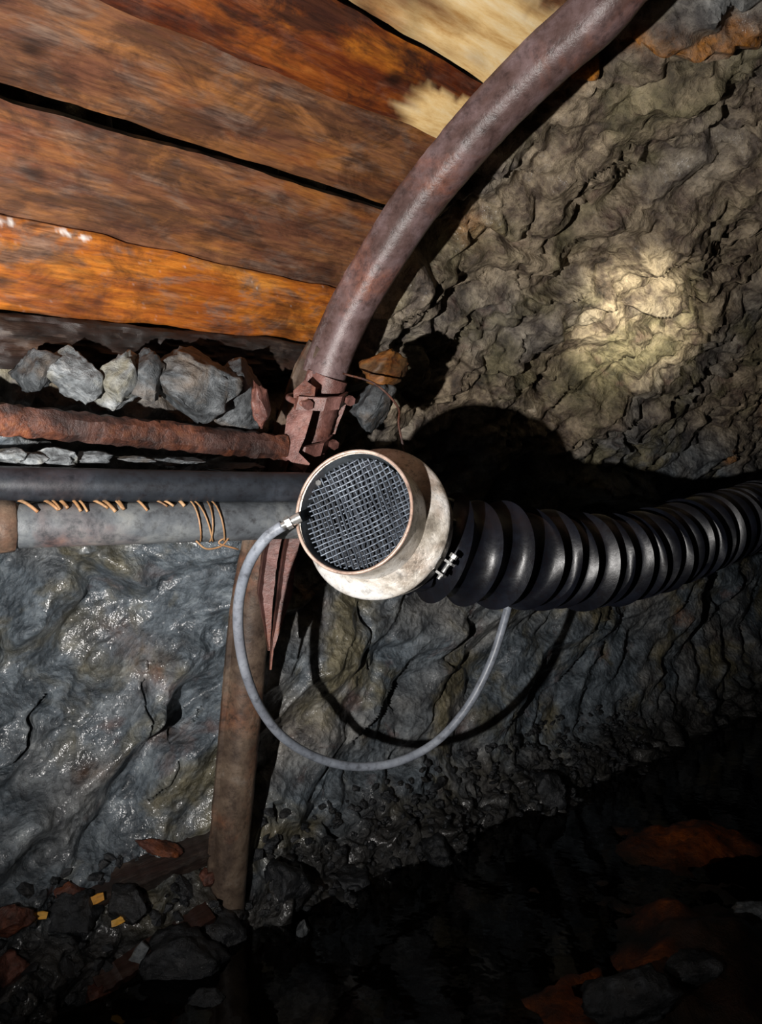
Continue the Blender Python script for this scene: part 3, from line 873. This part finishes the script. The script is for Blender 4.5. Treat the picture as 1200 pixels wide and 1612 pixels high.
v, f = hose_rings(.10, total - .05, .117, .074, .25); mesh_object('ribbed_body', v, f, M['rubber'], hose, sharp=75)
rr_ = np.random.RandomState(2); V, Fc = [], []; nn, ns = 72, 16
for i in range(ns + 1):
    s = .004 + .13 * i / ns; c = hpt(s); t = (hpt(s + .01) - hpt(max(0, s - .01))).normalized(); b = (Z - t * Z.dot(t)).normalized(); h = t.cross(b)
    for k in range(nn):
        a = 2 * math.pi * k / nn; q = i / ns
        r_ = (.1325 * (1 - q) + .110 * q) + .007 * q * math.sin(9 * a + 3 * q) + .006 * math.sin(14 * a + 5 * q) * q
        V.append(c + (b * math.cos(a) + h * math.sin(a)) * r_)
for i in range(ns):
    for k in range(nn): Fc.append((i * nn + k, i * nn + (k + 1) % nn, (i + 1) * nn + (k + 1) % nn, (i + 1) * nn + k))
cf = mesh_object('cuff', V, Fc, M['rubber'], hose); cf['label'] = 'creased smooth cuff tied to the inlet'

# ------------------------------------------------------------------ grey tube
tp = catmull([nb - nd * .012, P(420, 846, 1.42), P(393, 885, 1.44), P(377, 940, 1.48), P(376, 1000, 1.53), P(388, 1062, 1.59), P(412, 1118, 1.66), P(450, 1164, 1.73), P(505, 1195, 1.80), P(565, 1207, 1.85), P(630, 1198, 1.89),
              P(690, 1165, 1.92), P(738, 1110, 1.94), P(772, 1045, 1.95), P(792, 985, 1.95), P(803, 940, 1.94), P(808, 895, 1.93)], 10)
v, f = tube(tp, .0108, 16); gt = mesh_object('grey_tube', v, f, M['tube'])
tag(gt, 'thin grey plastic tube hanging in a loop from the inlet to under the hose', 'tube')


# ------------------------------------------------------------------ loose stones, timber, chips
def stone_geo(c, sx, sy, sz, seed, flat=.35, turn=0.0, n=2):
    """an angular lump: a sphere cut by random planes"""
    rnd = random.Random(seed); import bmesh
    bm = bmesh.new(); bmesh.ops.create_icosphere(bm, subdivisions=n + 1, radius=1.0)
    planes = [(Vector((rnd.gauss(0, 1), rnd.gauss(0, 1), rnd.gauss(0, 1))).normalized(), rnd.uniform(.5, .85)) for _ in range(11)]
    V = []; so = Vector((seed * 1.7, seed * .9, seed * 2.3))
    rot = Matrix.Rotation(turn, 3, 'Y') @ Matrix.Rotation(rnd.uniform(0, .5), 3, 'X')
    for q in bm.verts:
        p = q.co.copy()
        for nrm, dd in planes:
            x = p.dot(nrm)
            if x > dd: p -= nrm * (x - dd)
        p *= 1 + .16 * mnoise.fractal(q.co * 1.6 + so, .6, 2.0, 5) + .05 * mnoise.noise(q.co * 7 + so)
        V.append(c + rot @ Vector((p.x * sx, p.y * sy, p.z * sz)))
    Fc = [tuple(q.index for q in fc.verts) for fc in bm.faces]; bm.free()
    return V, Fc


def stone(px, py, wpx, hpx, label, mat, seed, depth=None, turn=0.0, sink=.3, name='stone', cat='stone', group=None, thick=None):
    if depth is None:
        hit_ = sight(px, py); c = hit_[0]; dd = c.y; sx, sz = wpx / F * dd / 2 * 1.25, hpx / F * dd / 2 * 1.25
        c = c + hit_[1] * (min(sx, sz) * (1 - sink) * .5)
    else:
        dd = depth; c = P(px, py, dd); sx, sz = wpx / F * dd / 2 * 1.4, hpx / F * dd / 2 * 1.4
    v, f = stone_geo(c, sx, thick or (sx + sz) / 2, sz, seed, turn=turn, n=3)
    o = mesh_object(name, v, f, M[mat], origin=c); tag(o, label, cat, group); return o


def behind(px, py, k=.02): return sight(px, py)[0].y + k


# rocks lodged between beam and bar, and slivers above the black pipe
GR = 'rocks wedged between beam and rusty bar'
stone(60, 585, 69, 56, 'grey rock at the far left of those wedged above the rusty bar', 'stone', 11, 1.40, .1, group=GR)
stone(117, 591, 69, 68, 'pale rounded rock wedged under the black beam', 'pale_stone', 12, 1.41, -.1, group=GR)
stone(186, 603, 64, 75, 'shiny blue grey angular rock wedged beside the pale rounded one', 'pale_stone', 13, 1.45, .5, group=GR)
stone(232, 597, 53, 75, 'small dark rock wedged between the shiny rock and the broad grey one', 'stone', 17, 1.49, .3, group=GR)
stone(300, 603, 120, 90, 'broad flat grey rock wedged under the black beam', 'stone', 14, 1.53, .1, group=GR)
stone(375, 627, 69, 92, 'greenish grey rock wedged next to the arch joint', 'stone', 15, 1.62, .2, group=GR)
GS = 'pale stone slivers above the black pipe'
for px, py, wp, hp_, lb, sd in ((8, 716, 50, 20, 'pale stone sliver above the black pipe at the picture edge', 21), (42, 720, 44, 20, 'pale stone sliver second from the picture edge above the black pipe', 22),
                                (85, 720, 62, 24, 'largest pale stone sliver above the black pipe', 23), (146, 720, 50, 14, 'thin pale sliver above the pipe, right of the largest sliver', 24),
                                (214, 722, 48, 10, 'thinnest pale stone sliver above the middle of the black pipe', 25), (280, 727, 60, 14, 'pale stone sliver above the pipe below the broad grey rock', 26),
                                (365, 734, 80, 12, 'long pale sliver above the pipe, nearest the arch joint', 27)):
    dd = P(px, py, 1).copy(); n_ = 1.35; dpt = n_ / NR(px, py).dot(N) + .05
    stone(px, py, wp, hp_, lb, 'pale_stone' if sd < 24 else 'stone', sd, dpt, .08, group=GS)
pg = stone(412, 640, 20, 74, 'brown rusty peg standing in the rock beside the arch joint', 'red_rust', 31, 1.60, -.05, name='peg', cat='peg')
# wooden block and flat stone behind the arch
V, Fc = stone_geo(P(606, 577, 1.75), .076, .055, .052, 5, turn=-.3, n=3); o = mesh_object('wood_block', V, Fc, M['block'], origin=P(606, 577, 1.75))
tag(o, 'amber wooden wedge block jammed between the arch and the rock', 'block')
stone(588, 642, 44, 66, 'flat grey stone below the amber wooden block', 'stone', 33, 1.76, .55)

# dark timbers lying on the rubble at the foot of the wall


def timber(pa, pb, width, label, seed, mat='beam', lift=.02):
    a, na_ = sight(*pa)[:2]; b, nb_ = sight(*pb)[:2]; nrm = (-N * .5 + Z * .86).normalized()
    a, b = a + nrm * lift, b + nrm * lift
    path = [a.lerp(b, i / 40) + nrm * .006 * n1(i / 40 * 6, seed, 3) for i in range(41)]
    hw, hh = width / 2, width * .32
    pr = [(-hw, -hh), (-hw, hh * .6), (-hw * .8, hh), (hw * .8, hh), (hw, hh * .6), (hw, -hh)]
    bd = nrm.cross((b - a).normalized()).normalized()
    v, f = sweep(path, pr, bd, jitter=.0025, seed=seed)
    o = lying('fallen_timber', v, f, M[mat], path, sharp=35); tag(o, label, 'timber'); return o


timber((120, 1428), (345, 1335), .075, 'black fallen timber lying at the foot of the wall against the arch leg', 2)
timber((150, 1560), (330, 1438), .05, 'dark reddish fallen board lying on the rubble near the white chip', 5, 'old_board', .008)


for px, py, wp, hp_, lb, mt, sd, tn in (
        (20, 1445, 60, 40, 'reddish stone on the rubble at the left picture edge', 'red_stone', 51, .2),
        (18, 1520, 56, 40, 'orange brown stone low at the left picture edge', 'red_stone', 52, -.3),
        (108, 1440, 70, 56, 'grey block of rock between the yellow chips', 'dark_stone', 53, .1),
        (110, 1398, 40, 24, 'small reddish stone under the foot of the wall', 'red_stone', 54, .4),
        (200, 1425, 60, 40, 'rounded dark stone right of the brightest yellow chip', 'dark_stone', 55, .3),
        (158, 1558, 44, 34, 'rusty brown stone below the white chip', 'red_stone', 56, .6),
        (325, 1385, 26, 24, 'small brown stone against the foot of the arch leg', 'red_stone', 57, .1),
        (345, 1470, 100, 60, 'broad dark stone in front of the arch leg', 'dark_stone', 58, .2),
        (290, 1540, 120, 76, 'large bluish black stone right of the white chip', 'dark_stone', 59, .2),
        (455, 1400, 70, 60, 'glossy dark stone right of the arch leg foot', 'dark_stone', 60, .7),
        (475, 1472, 20, 36, 'small upright grey stone at the water edge', 'stone', 61, .1),
        (330, 1590, 60, 40, 'wet black stone at the bottom edge by the water', 'dark_stone', 62, .1),
        (560, 1385, 70, 44, 'dark stone at the foot of the wall under the tube loop', 'dark_stone', 63, .5),
        (870, 1250, 50, 44, 'bluish stone at the foot of the wall below the ribbed hose', 'dark_stone', 64, .5),
        (680, 1330, 60, 40, 'black stone at the water edge between wall and mud', 'dark_stone', 65, .3),
        (1000, 1575, 130, 60, 'large black stone in the water at the lower right', 'dark_stone', 66, -.35),
        (1180, 1440, 50, 26, 'grey streaked stone on the mud bank at the right picture edge', 'stone', 67, -.4),
        (1090, 1530, 70, 36, 'flat dark stone on the mud bank right of the ochre patch', 'dark_stone', 68, -.4),
        (250, 1333, 60, 20, 'reddish splintered stone above the black fallen timber', 'red_stone', 69, .3)):
    stone(px, py, wp, hp_, lb, mt, sd, None, tn)

rnd = random.Random(12); geo = []
for i in range(900):
    a_ = rnd.uniform(.35, 3.2); t_ = rnd.uniform(.12, .50)
    ia = int(np.searchsorted(us, a_)); it = int(np.searchsorted(ts, t_)); p = Vector(pts[min(ia, nu - 1), it])
    s = rnd.uniform(.006, .020) * (1 if rnd.random() < .85 else 1.6)
    geo.append(stone_geo(p - N * .004 + Z * .004, s * rnd.uniform(.8, 1.5), s, s * rnd.uniform(.5, 1), 1000 + i, turn=rnd.uniform(-1, 1), n=0))
v, f = join(*geo); rb = mesh_object('rubble', v, f, M['dark_stone'], sharp=20)
tag(rb, 'dark wet gravel and broken bits strewn along the foot of the wall', 'rubble', kind='stuff')
bpy.context.view_layer.update()


def seen(px, py):
    o = Vector((0, 0, H)); d = (P(px, py, 1) - o).normalized()
    ok, loc, nor, *_ = SC.ray_cast(bpy.context.evaluated_depsgraph_get(), o, d)
    return loc, (nor if nor.dot(d) < 0 else -nor)


def chip(px, py, lpx, wpx, ang, label, mat='chip', seed=1):
    h_ = seen(px, py); c = h_[0] + h_[1] * .008; dd = c.y; L = lpx / F * dd; W = wpx / F * dd
    x = Vector((math.cos(ang), .25, math.sin(ang))).normalized(); nrm = (Vector((0, 0, H)) - c).normalized()
    y = nrm.cross(x).normalized(); zz = x.cross(y); rnd = random.Random(seed); V = []
    for s in (-1, 1):
        for (p, q) in ((-.5, -.3), (-.42, .5), (-.1, .42), (.2, .5), (.5, .35), (.46, -.42), (.1, -.5), (-.25, -.44)):
            V.append(c + x * p * L + y * q * W + zz * s * .004 + zz * .004 * math.sin(p * 5))
    Fc = [tuple(range(7, -1, -1)), tuple(range(8, 16))] + [(i, (i + 1) % 8, (i + 1) % 8 + 8, i + 8) for i in range(8)]
    xr = Matrix((x, y, zz)).transposed()
    o = mesh_object('wood_chip' if mat == 'chip' else 'stone_chip', V, Fc, M[mat], origin=c, rot=xr, smooth=False); tag(o, label, 'chip'); return o


chip(147, 1420, 28, 14, .35, 'yellow wood chip on the rubble, the largest and brightest', seed=2)
chip(190, 1447, 26, 11, .40, 'narrow yellow wood chip below the brightest chip', seed=3)
chip(62, 1441, 26, 12, -.1, 'dull yellow wood chip on the rubble near the reddish stones', seed=4)
chip(217, 1508, 44, 20, 1.0, 'white shiny stone chip on the rubble beside the reddish board', 'pale_stone', 5)

for o in bpy.data.objects:
    if 'base' in o: del o['base']
